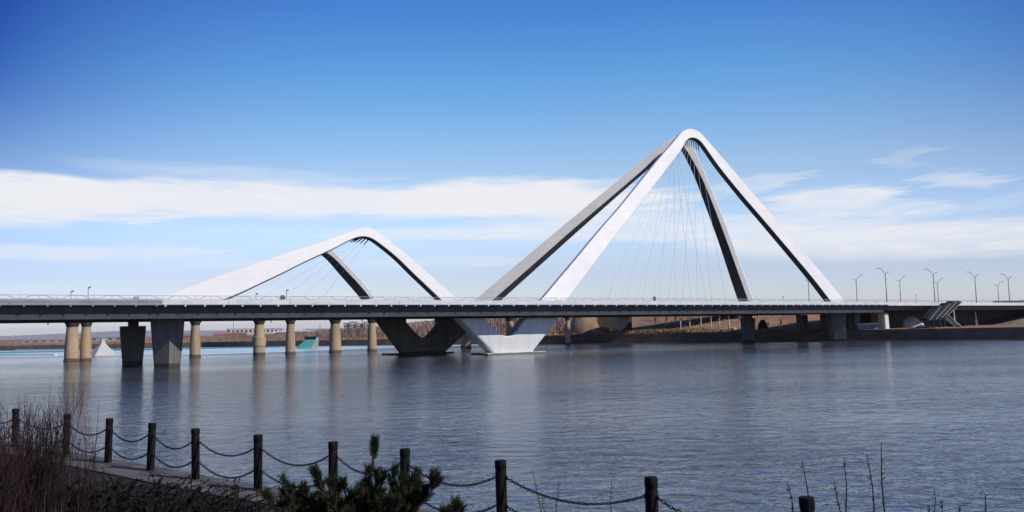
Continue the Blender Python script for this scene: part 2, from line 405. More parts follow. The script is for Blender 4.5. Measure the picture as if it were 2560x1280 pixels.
# hills far off on the left
hl = MB(); prof = [(-700,836),(-300,833),(20,840),(60,838),(120,835.5),(200,832),(260,829),(330,826),(420,826),(560,826),(700,823),(900,820),(1200,818),(1500,812)]
n = len(prof); a = [at_Y(x, y, 25000) for x, y in prof]
hl.add([Vector((p.x, 24000, 0)) for p in a] + a + [Vector((p.x*1.05, 27500, 0)) for p in a],
       [(i, i+1, n+i+1, n+i) for i in range(n-1)] + [(n+i, n+i+1, 2*n+i+1, 2*n+i) for i in range(n-1)])
setp(hl.build('hills', M['hill'], smooth=True), kind='structure')

# ------------------------------------------------------------------ the bridge
W = 40.; ZD = 12.3
bridge = thing('bridge', B(0,0,0), 'white twin-arched cable-stayed road bridge standing in the lake', 'bridge')
S0, S1, SE = -150., 150., 420.
mb = MB(); mb.bbox(S0, SE, .25, W-.25, 11.6, ZD); mb.build('deck', M['fascia_grey'], bridge)
mb = MB(); mb.bbox(S0, SE, 3.2, W-3.2, ZD+.004, ZD+.05); mb.build('road_surface', M['asphalt'], bridge)
# edge fascia with the bracket ends under it
def fascia(t0, t1, sgn):
    mb = MB(); s = -78.
    while s < S1 - .1:
        e = min(s + 12., S1); mb.bbox(s+.03, e-.03, t0, t1, 11.78, 12.72); s = e
    k = -77.5
    while k < S1:
        ta, tb = (t0 + .02, t0 + 1.5) if sgn > 0 else (t1 - 1.5, t1 - .02)
        mb.bbox(k, k+.28, ta, tb, 11.42, 11.78); k += 3.5
    mb.build('fascia', M['fascia'], bridge)
    mb = MB(); s = S0
    while s < -78.1:
        e = min(s + 12., -78.); mb.bbox(s+.03, e-.03, t0, t1, 12.25, 12.72); mb.bbox(s+.03, e-.03, t0+.06*sgn, t1+.06*sgn, 11.72, 12.25); s = e
    k = S0 + 1
    while k < -78:
        ta, tb = (t0 + .02, t0 + 1.5) if sgn > 0 else (t1 - 1.5, t1 - .02)
        mb.bbox(k, k+.25, ta, tb, 11.45, 11.72); k += 3.5
    mb.build('fascia', M['fascia_grey'], bridge)
    mb = MB(); s = S1
    while s < SE - .1:
        e = min(s + 10., SE); mb.bbox(s+.03, e-.03, t0, t1, 11.5, 12.6); s = e
    mb.build('fascia', M['fascia'], bridge)
fascia(0, .45, 1); fascia(W-.45, W, -1)
for ta, tb in ((1.7,4.6), (13.2,15.6), (24.4,26.8), (W-4.6, W-1.7)):
    mb = MB(); mb.bbox(S0, S1, ta, tb, 9.3, 11.6); mb.bbox(S0, S1, ta-.12, tb+.12, 9.22, 9.32); mb.bbox(S0, S1, ta-.1, tb+.1, 11.2, 11.35)
    mb.bbox(S1+.02, SE, ta, tb, 9.9, 11.6)
    s = S0 + 6
    while s < S1: mb.bbox(s, s+.12, ta-.05, tb+.05, 9.32, 11.2); s += 12.
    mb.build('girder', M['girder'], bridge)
mb = MB(); s = S0 + 3
while s < SE:
    for ta, tb in ((4.6,13.2), (15.6,24.4), (26.8,W-4.6)): mb.bbox(s, s+.5, ta+.15, tb-.15, 10.0, 11.6)
    s += 6.
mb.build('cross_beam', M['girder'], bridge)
# drain stubs below the deck
mb = MB()
for s in range(-140, 140, 23):
    mb = MB(); mb.tube([B(s, W-8, 11.6), B(s, W-8, 8.7)], .12); mb.build('drain_pipe', M['dark'], bridge)

def railing(t):
    mb = MB()
    for z, r in ((13.42,.06), (12.86,.045)): mb.tube([B(S0,t,z), B(SE,t,z)], r, 4)
    s = S0; per = 5.7
    pl = []
    while s < SE:
        pl += [B(s,t,13.38), B(s+1.9,t,13.38), B(s+3.1,t,12.88), B(s+4.5,t,12.84)]; s += per
    mb.tube(pl, .075, 4)
    s = S0
    while s < SE: mb.tube([B(s+.95,t,12.7), B(s+.95,t,13.42)], .03, 4); s += per/2
    return mb.build('railing', M['rail'], bridge)
railing(.22); railing(W-.22)

# ---- arches: a box section swept along an inclined plane
def cr_spline(P, n):
    out = []
    for i in range(len(P)-1):
        p0 = P[max(i-1,0)]; p1 = P[i]; p2 = P[i+1]; p3 = P[min(i+2,len(P)-1)]
        for k in range(n):
            u = k/n
            out.append(tuple(.5*((2*b) + (-a+c)*u + (2*a-5*b+4*c-d)*u*u + (-a+3*b-3*c+d)*u**3) for a,b,c,d in zip(p0,p1,p2,p3)))
    out.append(tuple(P[-1])); return out
def arch(outer, inner, t0, m, thick, label=None, crease=None, back=1.6):
    """outer and inner outline seen from the lake, on the leaning plane; the box reaches `thick` behind the plane;
    a crease splits the lake face into a flat upper strip and a soffit facet that falls back under it"""
    if crease is not None:
        O = [at_t(x, y, t0, ZD, m) for x, y in cr_spline(outer, 5)]; C = [at_t(x, y, t0, ZD, m) for x, y in cr_spline(crease, 5)]
        I = [at_t(x, y, t0 + back, ZD, m) for x, y in cr_spline(inner, 5)]
        n = len(O); nv = Vector((0, 1, -m)).normalized(); th = [thick(i/(n-1)) if callable(thick) else thick for i in range(n)]
        so = cr_spline(outer, 5); si = cr_spline(inner, 5)
        vs = [O, C, I, [at_t(si[i][0]+1, si[i][1], t0 + max(back+.4, th[i]), ZD, m) for i in range(n)], [at_t(so[i][0]+1.5, so[i][1], t0 + th[i], ZD, m) for i in range(n)]]
        mb = MB(); mb.add([B(*p) for ring in vs for p in ring],
            [(a*n+i, a*n+i+1, ((a+1)%5)*n+i+1, ((a+1)%5)*n+i) for a in range(5) for i in range(n-1)] + [(0,n,2*n,3*n,4*n), (n-1,2*n-1,3*n-1,4*n-1,5*n-1)])
        o = mb.build('arch', M['white'], bridge, bevel=.08, angle=20)
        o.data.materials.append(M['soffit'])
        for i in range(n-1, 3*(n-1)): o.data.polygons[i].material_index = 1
        if label: o['label'] = label
        return o, O, I, nv
    O = [at_t(x, y, t0, ZD, m) for x, y in cr_spline(outer, 5)]; I = [at_t(x, y, t0, ZD, m) for x, y in cr_spline(inner, 5)]
    n = len(O); nv = Vector((0, 1, -m)).normalized()           # in (s, t, z)
    th = [thick(i/(n-1)) if callable(thick) else thick for i in range(n)]
    vs = [O, I, [tuple(Vector(I[i]) + nv*th[i]) for i in range(n)], [tuple(Vector(O[i]) + nv*th[i]) for i in range(n)]]
    mb = MB(); mb.add([B(*p) for ring in vs for p in ring],
        [(a*n+i, a*n+i+1, ((a+1)%4)*n+i+1, ((a+1)%4)*n+i) for a in range(4) for i in range(n-1)] + [(0,n,2*n,3*n), (n-1,2*n-1,3*n-1,4*n-1)])
    o = mb.build('arch', M['white'], bridge, bevel=.18, angle=28)
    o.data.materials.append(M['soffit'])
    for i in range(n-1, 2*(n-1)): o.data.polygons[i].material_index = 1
    if label: o['label'] = label
    return o, O, I, nv
bn_out = [(1346,758),(1433,655),(1501,573),(1551.5,515),(1638,408),(1681,358),(1699,336),(1710,326),(1724,321.5),(1738,324),(1752,332),(1770,352),(1822,411),(1881,480),(1914,518),(1952,562),(2016,637),(2070,700),(2116,757)]
bn_in  = [(1412,758),(1489,655),(1552,573),(1597,515),(1677,410),(1699,381),(1709,364),(1716,352),(1726,345),(1737,345),(1749,351),(1762,366),(1799,418),(1854,486),(1886,523),(1923,566),(1985,639),(2035,699),(2080,757)]
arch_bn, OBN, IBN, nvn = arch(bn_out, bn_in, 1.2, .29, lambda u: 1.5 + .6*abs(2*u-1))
bf_out = [(1180,756),(1317,640),(1391,578),(1534,460),(1620,390),(1659,359),(1680,346),(1697,341),(1711,344),(1724,356),(1738,380),(1757,423),(1788,496),(1829,604),(1866,704),(1886,758)]
bf_cr  = [(1225,756),(1357,640),(1427,578),(1566,460),(1634,401),(1660,379),(1676,367),(1690,360),(1702,362),(1714,373),(1729,396),(1749,433),(1777,497),(1818,605),(1854,705),(1873,758)]
bf_in  = [(1246,756),(1375,640),(1444,578),(1577,460),(1640,407),(1663,386),(1677,375),(1687,370),(1697,373),(1707,383),(1718,404),(1736,443),(1758,500),(1796,605),(1829,705),(1847,758)]
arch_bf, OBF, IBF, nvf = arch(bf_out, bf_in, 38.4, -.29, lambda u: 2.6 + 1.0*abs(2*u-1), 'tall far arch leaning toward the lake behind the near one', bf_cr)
arch_bn['label'] = 'tall near arch rising white to a rounded peak'
sn_out = [(362,757),(470,717),(560,683.5),(649,653),(738,624),(797,605),(857,584),(887,573),(910,568),(931,571),(955,586),(990,614),(1035,651),(1094,703),(1156,757)]
sn_in  = [(540,757),(600,733),(649,710),(708,682),(768,652),(827,625),(870,603),(890,594.5),(908,591.5),(926,595),(946,607),(990,642),(1035,685.5),(1078,726),(1110,757)]
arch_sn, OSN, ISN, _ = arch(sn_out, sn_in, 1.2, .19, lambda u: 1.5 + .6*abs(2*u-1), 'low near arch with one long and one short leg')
sf_out = [(392,750),(500,710),(600,676),(680,650),(745,630),(780,619),(800,613),(816,615),(828,623),(845,640),(873,669),(907,705),(937,745)]
sf_cr  = [(480,750),(570,714),(640,688),(705,664),(757,643),(781,634),(797,629),(810,629),(820,634),(838,648),(865,676),(899,712),(926,745)]
sf_in  = [(492,750),(578,717),(646,692),(708,669),(757,648),(778,640),(790,637),(800,637),(808,642),(822,655),(846,683),(877,718),(904,750)]
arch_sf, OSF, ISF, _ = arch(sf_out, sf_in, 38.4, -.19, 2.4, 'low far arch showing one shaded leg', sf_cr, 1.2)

# ---- stay cables and their dark anchor sleeves
def cables(archo, I, nv, picks, targets, tdeck, rad, sleeve):
    for i, s in zip(picks, targets):
        a = Vector(I[i]) + nv*1.3; b = Vector((s, tdeck, ZD))
        A, Bq = B(*a), B(*b); d = (Bq-A).normalized()
        mb = MB(); mb.tube([A - d*.3, Bq], rad, 5); mb.build('cable', M['cable'], archo)
        mb = MB(); mb.tube([A - d*.4, A + d*sleeve*.75, A + d*sleeve], [.17,.12,.08], 6); mb.build('anchor_sleeve', M['dark'], archo)
mid = len(IBN)//2
ap = max(range(len(IBN)), key=lambda i: IBN[i][2]); apf = max(range(len(IBF)), key=lambda i: IBF[i][2])
cables(arch_bn, IBN, nvn, [ap-9+2*k for k in range(9)], [40+6.4*k for k in range(9)], 17.5, .045, 2.6)
cables(arch_bf, IBF, Vector((0,1,.29)).normalized(), [apf-7+2*k for k in range(7)], [46+7*k for k in range(7)], 22.5, .045, 2.4)
ap = max(range(len(ISN)), key=lambda i: ISN[i][2]); apf = max(range(len(ISF)), key=lambda i: ISF[i][2])
cables(arch_sn, ISN, Vector((0,1,-.19)).normalized(), [ap-4+2*k for k in range(5)], [-62+5.*k for k in range(5)], 18., .018, 1.6)
cables(arch_sf, ISF, Vector((0,1,.19)).normalized(), [apf-8+2*k for k in range(4)], [-66+5.*k for k in range(4)], 22., .018, 1.4)

# ---- piers
def plane_poly(px, t): return [at_t(x, y, t) for x, y in px]
def vpier(outline, window, t0, t1, material, label):
    """outline and window (joined at the top by a narrow lintel) extruded through the deck width"""
    o = plane_poly(outline, t0); w = plane_poly(window, t0)
    poly = [(q[0], q[2]) for q in o]; win = [(q[0], q[2]) for q in w]
    mb = MB(); n = len(poly)
    ring = poly + win[::-1]                              # one loop: outer down and up, then the window back
    P = [B(s, t0, z) for s, z in ring]
    mb.prism(P, B(0, t1, 0) - B(0, t0, 0))
    ob = mb.build('v_pier', material, bridge, bevel=.45)
    ob['label'] = label; return ob
ctop = 9.29
def snap(px, t, top_idx):
    return px
vn_out = [(1148,795),(1231,880),(1233,889),(1333,889),(1335,876),(1399,795)]
vn_win = [(1211,795),(1243,826),(1256,836),(1268,839.5),(1281,837.5),(1293,826),(1316,795)]
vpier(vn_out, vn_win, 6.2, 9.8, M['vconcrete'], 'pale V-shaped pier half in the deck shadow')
mb = MB(); a = at_z(1212, 884, .0); b = at_z(1362, 880, 0); sa = st(a.x, a.y)[0]; sb = st(b.x, b.y)[0]
ga = at_t(1216, 880, 5.4)[0]; gb = at_t(1362, 880, 5.4)[0]
mb.bbox(ga, gb, 4.8, 12.8, -1, .45); mb.build('pile_cap', M['vconcrete'], bridge, bevel=.15)
vd_out = [(944,795),(1011,884),(1013,889),(1109,889),(1113,882),(1206,795)]
vd_win = [(1018,795),(1017,806),(1046,837),(1055,843),(1064,844.5),(1074,842),(1099,815),(1101,806),(1098,795)]
vpier(vd_out, vd_win, 31.0, 34.4, M['concrete'], 'V-shaped pier in full shade')  # far V and its cap take darker concrete, painting in the deck shade
ga = at_t(985, 882, 30)[0]; gb = at_t(1135, 882, 30)[0]
mb = MB(); mb.bbox(ga, gb, 29.6, 37.8, -1, .35); mb.build('pile_cap', M['concrete'], bridge, bevel=.15)

def hexpier(s, t, hw, dep, ztop, neck, label, material):
    """pier with a pointed nose to the lake, flaring to the top"""
    mb = MB()
    def ring(k, z): return [B(s+a*k, t+b*k, z) for a, b in ((-hw,.35*dep),(-.1*hw,-.5*dep),(hw,.25*dep),(hw,.8*dep),(0,1.15*dep),(-hw,.8*dep))]
    lev = [(.76,-1.),(.78,0),(1.0,ztop-1.2),(1.02,ztop)]
    vs = []; 
    for k, z in lev: vs += ring(k, z)
    mb.add(vs, [tuple(range(5,-1,-1)), tuple(range(18,24))] + [(j*6+i, j*6+(i+1)%6, (j+1)*6+(i+1)%6, (j+1)*6+i) for j in range(3) for i in range(6)])
    if neck: mb.bbox(s-hw*.38, s+hw*.38, t+.1*dep, t+.7*dep, ztop-.05, 9.6)
    o = mb.build('pier', material, bridge, bevel=.06); o['label'] = label
s_n1 = at_t(424, 860, 7.)[0]; s_f1 = at_t(335, 860, 22)[0]
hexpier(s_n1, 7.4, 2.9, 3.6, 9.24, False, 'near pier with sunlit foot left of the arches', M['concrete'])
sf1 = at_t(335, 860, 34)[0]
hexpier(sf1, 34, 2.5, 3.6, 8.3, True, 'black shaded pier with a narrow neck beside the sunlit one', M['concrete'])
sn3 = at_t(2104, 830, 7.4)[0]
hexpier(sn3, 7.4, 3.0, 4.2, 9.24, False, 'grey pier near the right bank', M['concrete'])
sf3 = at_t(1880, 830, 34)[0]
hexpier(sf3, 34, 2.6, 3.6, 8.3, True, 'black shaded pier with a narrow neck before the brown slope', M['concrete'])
def roundpier(px, t, r, ztop, label, material=None):
    s = at_t(px, 830, t)[0]; mb = MB()
    mb.lathe([(r*1.12,-1),(r*1.12,.2),(r,ztop*.5),(r*.82,ztop-.6),(r*1.05,ztop-.1),(r*1.05,ztop)], B(s, t, 0), 20)
    o = mb.build('pier', material or M['tan'], bridge, angle=40); o['label'] = label
# approach span piers and abutment on the right bank
for px, t, lab in ((2015, 33, 'slim dark pier at the bank under the deck'), (2146, 12, 'dark column right of the grey pier'), (2076, 24, 'dark pier close behind the grey pier'), (2163, 28, 'dark pier in the shade behind the dark column'), (2204, 13, 'dark pier close to the slim cream pier')):
    s = at_t(px, 830, t)[0]; mb = MB(); mb.bbox(s-1.5, s+1.5, t, t+3, -1, 9.25); o = mb.build('pier', M['concrete'], bridge, bevel=.1); o['label'] = lab
s4 = at_t(2222, 830, 3.2)[0]
mb = MB(); mb.hexa([B(s4-1.4,3.2,-1),B(s4+.9,3.2,-1),B(s4+.9,4.6,-1),B(s4-1.4,4.6,-1),B(s4-1.9,3.2,9.0),B(s4+.3,3.2,9.0),B(s4+.3,4.6,9.0),B(s4-1.9,4.6,9.0)])
o = mb.build('pier', M['vconcrete'], bridge, bevel=.08); o['label'] = 'slim cream pier catching sun at the deck joint'
mb = MB(); mb.bbox(s4+8, s4+13, 12, 15, 2.5, 9.2); o = mb.build('pier', M['tan'], bridge, bevel=.08); o['label'] = 'brown pier block behind the cream pier'
ab = MB(); ab.bbox(s4+15, SE, 17, 18.2, 2, 9.9); ab.bbox(s4+15, s4+16.2, 18.2, W-2, 2, 9.9)
ab.build('abutment', M['old'], bridge)

# slope of broken concrete beside the abutment, right edge
sl = MB(); a0 = at_t(2440, 822, 10); a1 = at_t(2575, 778, 10)
sl.prism([B(a0[0],4,3), B(a1[0]+25,4,3), B(a1[0]+25,4,9.4), B(a1[0],4,8.6)], B(0,16.5,0)-B(0,4,0))
setp(sl.build('embankment_slope', M['bankpale']), kind='structure')

# ------------------------------------------------------------------ older bridge behind, on tan columns
old = thing('old_bridge', B(0,80,0), 'older bridge behind, seen only by its tan round columns', 'bridge')
mb = MB(); mb.bbox(-190, 200, 75.4, 92, 10.7, 12.2)
mb.build('deck', M['old'], old)
for px, t, r, collar in ((180,77,1.7,0),(215,77,1.38,0),(488,77,1.42,0),(648,77,1.6,1),(726,77,1.4,0),(838,77,1.75,0),(930,77,1.42,0),(1165,77,1.7,0),(1275,77,1.4,0),(1420,77,1.0,0)):
    s = at_t(px, 850, t)[0]; mb = MB()
    pr = [(r*1.12,-1),(r*1.12,.25),(r*1.02,.4),(r,3.2)]
    if collar: pr = [(r*1.05,-1),(r*1.05,2.6),(r*1.16,2.65),(r*1.16,5.2),(r*.95,5.25)]
    pr += [(r*.78,8.8)]
    mb.lathe(pr, B(s, t, 0), 22)
    c = mb.build('column', M['tan'], old, angle=40)
    mb = MB(); mb.lathe([(r*.8,8.75),(r*.95,9.4),(r*1.25,10.3),(r*1.3,10.75)], B(s, t, 0), 18); mb.build('capital', M['old'], c, angle=40)

# ------------------------------------------------------------------ street lamps on the deck
def lamp(px, ybase, ytop, t, side, label, group='street lamps along the bridge'):
    s = at_t(px, ybase, t)[0]; zt = at_t(px, ytop, t)[2]; zj = zt - 2.3
    p0 = B(s, t, ZD)
    o = thing('street_lamp', p0, label, 'street lamp', group)
    mb = MB(); mb.tube([p0, p0+Vector((0,0,.8)), B(s,t,zj)], [.19,.15,.11], 8); mb.build('pole', M['lamp'], o, smooth=True)
    mb = MB(); mb.lathe([(.26,0),(.24,.5),(.18,.55)], p0, 10); mb.build('base', M['lamp'], o)
    for sg, L, hgt in ((side, 2.7, 2.3), (-side, 1.35, .85)):
        pts = [B(s, t + sg*L*u, zj + hgt*math.sin(min(1,u*1.15)*math.pi/2)**.9) for u in (0,.12,.25,.4,.55,.7,.85)]
        mb = MB(); mb.tube(pts, .08, 6); ar = mb.build('arm', M['lamp'], o, smooth=True)
        e = pts[-1]; f = e + (B(0, sg, 0) - B(0,0,0))*L*.26
        mb = MB(); mb.tube([e, e*.5+f*.5, f], [.06,.13,.09], 6); mb.build('lamp_head', M['lampwhite'], ar, smooth=True)
    return o
nl = [(2217,670),(2337,672),(2441,679),(2524,684)]
ords = ['first', 'second', 'third', 'fourth']
for k, (px, yt) in enumerate(nl):
    lamp(px, 750, yt, 1.3, 1, f'double-armed lamp, {ords[k]} from the left of the four tall ones whose long arm points left')
fl = [(2023,690,'double-armed lamp standing behind the right leg of the tall arch'), (2143,689,'short double-armed lamp just right of the tall arch, long arm to the right'),
      (2252,692,'double-armed lamp with long arm to the right, between the first two tall ones'), (2346,697,'double-armed lamp half hidden behind the second tall one'), (2497,704,'small double-armed lamp beside the last tall one at the right edge')]
for px, yt, lab in fl: lamp(px, 752, yt, W-1.3, -1, lab)

# small posts and boards along the deck edge
def sign(px, yb, yt, t, kind, label, text=None):
    s = at_t(px, yb, t)[0]; zt = at_t(px, yt, t)[2]; p0 = B(s, t, ZD)
    o = thing('road_sign', p0, label, 'road sign')
    mb = MB(); mb.tube([p0, B(s,t,zt)], .06, 6); mb.build('post', M['lamp'], o)
    ax = B(1,0,0)-B(0,0,0)
    if kind == 'round':
        mb = MB(); c = B(s,t-.1,zt-.5); pts = [c + ax*.62*math.cos(a) + Vector((0,0,.62*math.sin(a))) for a in [2*math.pi*i/16 for i in range(16)]]
        mb.prism(pts, B(0,.06,0)-B(0,0,0)); mb.build('board', M['lamp'], o)
    elif kind == 'square':
        mb = MB(); mb.bbox(s-.55, s+.55, t-.12, t-.06, zt-.75, zt); mb.build('board', M['signface'], o)
    else:
        mb = MB(); mb.tube([B(s,t,zt-.3), B(s+.5,t,zt)], .12, 6); mb.build('lamp_head', M['lamp'], o)
    if text:
        cu = bpy.data.curves.new('digits', 'FONT'); cu.body = text; cu.size = .85; cu.extrude = .01; cu.align_x = 'CENTER'; cu.align_y = 'CENTER'
        tmp = bpy.data.objects.new('tmp', cu); COL.objects.link(tmp); bpy.context.view_layer.update()
        me = bpy.data.meshes.new_from_object(tmp.evaluated_get(bpy.context.evaluated_depsgraph_get())); bpy.data.objects.remove(tmp)
        me.materials.append(M['dark']); d = bpy.data.objects.new('digits', me); COL.objects.link(d); d.parent = o
        d.location = B(s,t-.16,zt-.375) - p0; d.rotation_euler = (math.pi/2, 0, TH)
sign(177,748,727,30,'arm','thin mast with a small head, leftmost on the deck')
sign(220,748,717,30,'arm','taller thin mast left of the low arch')
sign(340,748,741,2,'square','small white plate with dark digits 03 on the railing', '03')
sign(640,748,733,25,'arm','short mast seen under the long leg of the low arch')
sign(706,748,739,6,'round','dark round board on a short post beneath the low arch')
sign(716,748,724,25,'arm','tall thin post beside the dark round board')
sign(1636,748,742,4,'round','tiny dark round board under the tall arch')
sign(1957,748,741,30,'arm','short mast between the right legs of the tall arch')
sign(2290,748,736,30,'arm','low mast between the tall lamps on the right')

# ------------------------------------------------------------------ covered stair, outfall and odds on the right bank
TS = -4.
def ps(x, y, t=TS): q = at_t(x, y, t); return B(*q)
stair = thing('stairway', ps(2345, 828), 'dark steel covered stairway slanting up to the deck at right', 'stairway')
tv = B(0,1,0) - B(0,0,0)
for (x0,y0,x1,y1,w) in ((2318,797,2346,764,6),(2332,796,2368,757,7),(2346,792,2383,752,8),(2362,784,2396,752,9)):
    mb = MB(); mb.prism([ps(x0,y0), ps(x0+w,y0+2), ps(x1+w,y1+2), ps(x1,y1)], tv*2.2); rp = mb.build('roof_panel', M['dark'], stair)
    mb = MB(); mb.tube([ps(x0+w,y0+2)-tv*.15, ps(x1+w,y1+2)-tv*.15], .10, 6); mb.build('edge_trim', M['rail'], rp)
for x, yt, yb in ((2333,800,828),(2349,797,829),(2360,790,826)):
    mb = MB(); mb.tube([ps(x,yb), ps(x,yt)], .32, 8); mb.build('column', M['dark'], stair)
mb = MB(); mb.prism([ps(2318,796), ps(2366,790), ps(2366,797), ps(2320,802)], tv*3); mb.build('landing', M['dark'], stair)
mb = MB(); mb.prism([ps(2364,786), ps(2410,824), ps(2396,826), ps(2360,795)], tv*2.4); fl_ = mb.build('flight', M['girder'], stair)
for (x0,y0,x1,y1) in ((2364,784,2408,821),(2386,806,2412,822)):
    mb = MB(); mb.tube([ps(x0,y0)-tv*.2, ps(x1,y1)-tv*.2], .16, 6); mb.build('handrail', M['rail'], fl_)
pole = MB(); pole.tube([ps(2387,808,-2), ps(2384,776,-2)], [.28,.22], 8)
setp(pole.build('pale_pole', M['fascia']), 'pale leaning pole beside the dark stairway', 'pole')
pl2 = MB(); q = at_t(2441, 818, 8); pl2.lathe([(.55,0),(.5,2.6),(.25,2.7),(.22,6.)], B(q[0],8,3.4), 10)
setp(pl2.build('white_post', M['signface']), 'short white post under the deck at far right', 'post')
# outfall pipe in the wall
pc = bank_at(2343); dn = Vector((pc.x,pc.y,0)).normalized(); rt = Vector((dn.y,-dn.x,0)); c0 = pc - dn*.9 + Vector((0,0,1.55))
pm = MB(); N_ = 24; ro, ri = 1.35, 1.12
rings = []
for off, rr in ((0,ro),(1.6,ro),(1.6,ri),(0,ri)):
    rings.append([c0 + dn*off + rt*rr*math.cos(2*math.pi*k/N_) + Vector((0,0,rr*math.sin(2*math.pi*k/N_))) for k in range(N_)])
pm.add([v for r_ in rings for v in r_], [(j*N_+k, j*N_+(k+1)%N_, ((j+1)%4)*N_+(k+1)%N_, ((j+1)%4)*N_+k) for j in range(4) for k in range(N_)])
po = pm.build('outfall_pipe', M['concrete'], angle=50)
setp(po, 'round concrete outfall pipe in the dark wall below the stairway', 'pipe')
dk = MB(); dk.add([c0 + dn*1.2 + rt*ri*math.cos(2*math.pi*k/N_) + Vector((0,0,ri*math.sin(2*math.pi*k/N_))) for k in range(N_)], [tuple(range(N_))]); dk.build('bore_shade', M['dark'], po)  # dark disc set in the open bore to stand for its inner shade

def blob(name, px, yb, dd, sx, sy, sz, material, label, category, seed=1, base=None):
    rnd = random.Random(seed); c = base if base is not None else on_land(px, dd)
    bm = bmesh.new(); bmesh.ops.create_icosphere(bm, subdivisions=3, radius=1)
    for v in bm.verts:
        n = 1 + .14*math.sin(v.co.x*3.1+seed) + .10*math.sin(v.co.y*4.3+seed*2) + rnd.uniform(-.05,.05)
        v.co = Vector((v.co.x*sx*n, v.co.y*sy*n, max(-.2, v.co.z)*sz*n))
    me = bpy.data.meshes.new(name); bm.to_mesh(me); bm.free(); me.materials.append(material)
    for p in me.polygons: p.use_smooth = True
    o = bpy.data.objects.new(name, me); COL.objects.link(o); o.location = c
    return setp(o, label, category)
q = at_t(2284, 822, 8.5); blob('snow_pile', 0,0,0, 3.4, 2.2, 4.4, M['snow'], 'pale lavender heap of snow in the dark under the deck at right', 'snow pile', 4, B(q[0],8.5,3.3))
# low blue-roofed shed glimpsed between the right piers
sb = on_land(2168, 6); shed = thing('shed', sb, 'low blue-grey shed with a pale roof glimpsed between the right piers', 'shed')
mb = MB(); mb.box(sb.x-3, sb.x+4, sb.y, sb.y+4, sb.z-.5, sb.z+1.6); mb.build('wall', M['blue'], shed)
mb = MB(); mb.hexa([(sb.x-3.4,sb.y-.4,sb.z+1.6),(sb.x+4.4,sb.y-.4,sb.z+1.6),(sb.x+4.4,sb.y+4.4,sb.z+1.6),(sb.x-3.4,sb.y+4.4,sb.z+1.6),(sb.x-3.4,sb.y-.2,sb.z+1.9),(sb.x+4.4,sb.y-.2,sb.z+2.2),(sb.x+4.4,sb.y+4,sb.z+2.2),(sb.x-3.4,sb.y+4,sb.z+1.9)]); mb.build('roof', M['snow'], shed)

# ------------------------------------------------------------------ far bank behind the bridge, centre
blob('earth_mound', 1462, 0, 12, 7.2, 5., 8.2, M['earth'], 'big smooth tan earth mound behind the bridge, right of the pale V pier', 'mound', 2)
blob('earth_mound', 1502, 0, 9, 3.4, 3, 2.6, M['earth'], 'small tan lump at the foot of the big smooth mound', 'mound', 5)
rw = on_land(1545, 20); mb = MB(); mb.box(rw.x-8, rw.x+6, rw.y, rw.y+1.2, rw.z-1, rw.z+7)  # dark box put in place of the shadowed void beside the mound
setp(mb.build('dark_recess', M['old']), 'dark brown panel standing in for the shadowed recess between the tan mound and the pale wedge', 'wall')
wa = on_land(1560, 8); wz = wa.z
mb = MB(); mb.prism([Vector((wa.x-2.2,wa.y,wz-.5)), Vector((wa.x-1.6,wa.y,wz+.4)), Vector((wa.x+.6,wa.y,wz+2.2)), Vector((wa.x+2.0,wa.y,wz+4.6)), Vector((wa.x+2.4,wa.y,wz+7.)), Vector((wa.x-1.6,wa.y,wz+7.))], Vector((.6,2.5,0)))
setp(mb.build('concrete_wedge', M['bld']), 'pale curved concrete wedge wall under the deck', 'wall')
ba = on_land(1522, 4); mb = MB(); mb.prism([ba, ba+Vector((2.0,0,.2)), ba+Vector((2.5,.2,2.4)), ba+Vector((1.7,.2,1.5)), ba+Vector((.5,0,.6))], Vector((.3,1.2,0)))
setp(mb.build('tarpaulin', M['blue']), 'blue-grey tarpaulin propped on the rubble by the wedge wall', 'tarpaulin')
# rubble along the bank top
mb = MB(); rnd = random.Random(11)
for _ in range(150):
    px = rnd.uniform(1430, 1640); p = on_land(px, rnd.uniform(1.2, 5)); r = rnd.uniform(.12,.4)
    mb.hexa([p+Vector((rnd.uniform(-r,r)*.4+a*r, rnd.uniform(-r,r)*.4+b*r, c*r*.8-.05)) for c in (0,1) for a,b in ((-1,-1),(1,-1),(1,1),(-1,1))])
setp(mb.build('rubble', M['rubble']), 'pale rubble strewn along the top of the bank wall', 'rubble', kind='stuff')
# straw-coloured reeds on the bank
mb = MB(); rnd = random.Random(5); random.seed(5)
for _ in range(5200):
    px = rnd.gauss(1680, 90) if rnd.random() < .5 else rnd.uniform(-200, 2000); dd = rnd.uniform(1, 9)
    p = on_land(px, dd); h = rnd.uniform(.5,1.3)*(1.2 if 1560 < px < 1760 else .7)
    mb.blade(p, (rnd.uniform(-.4,.4), rnd.uniform(-.4,.4), 1), h, .32)
setp(mb.build('dry_grass', M['straw']), 'straw-coloured dry grass along the top of the far bank', 'grass', kind='stuff')

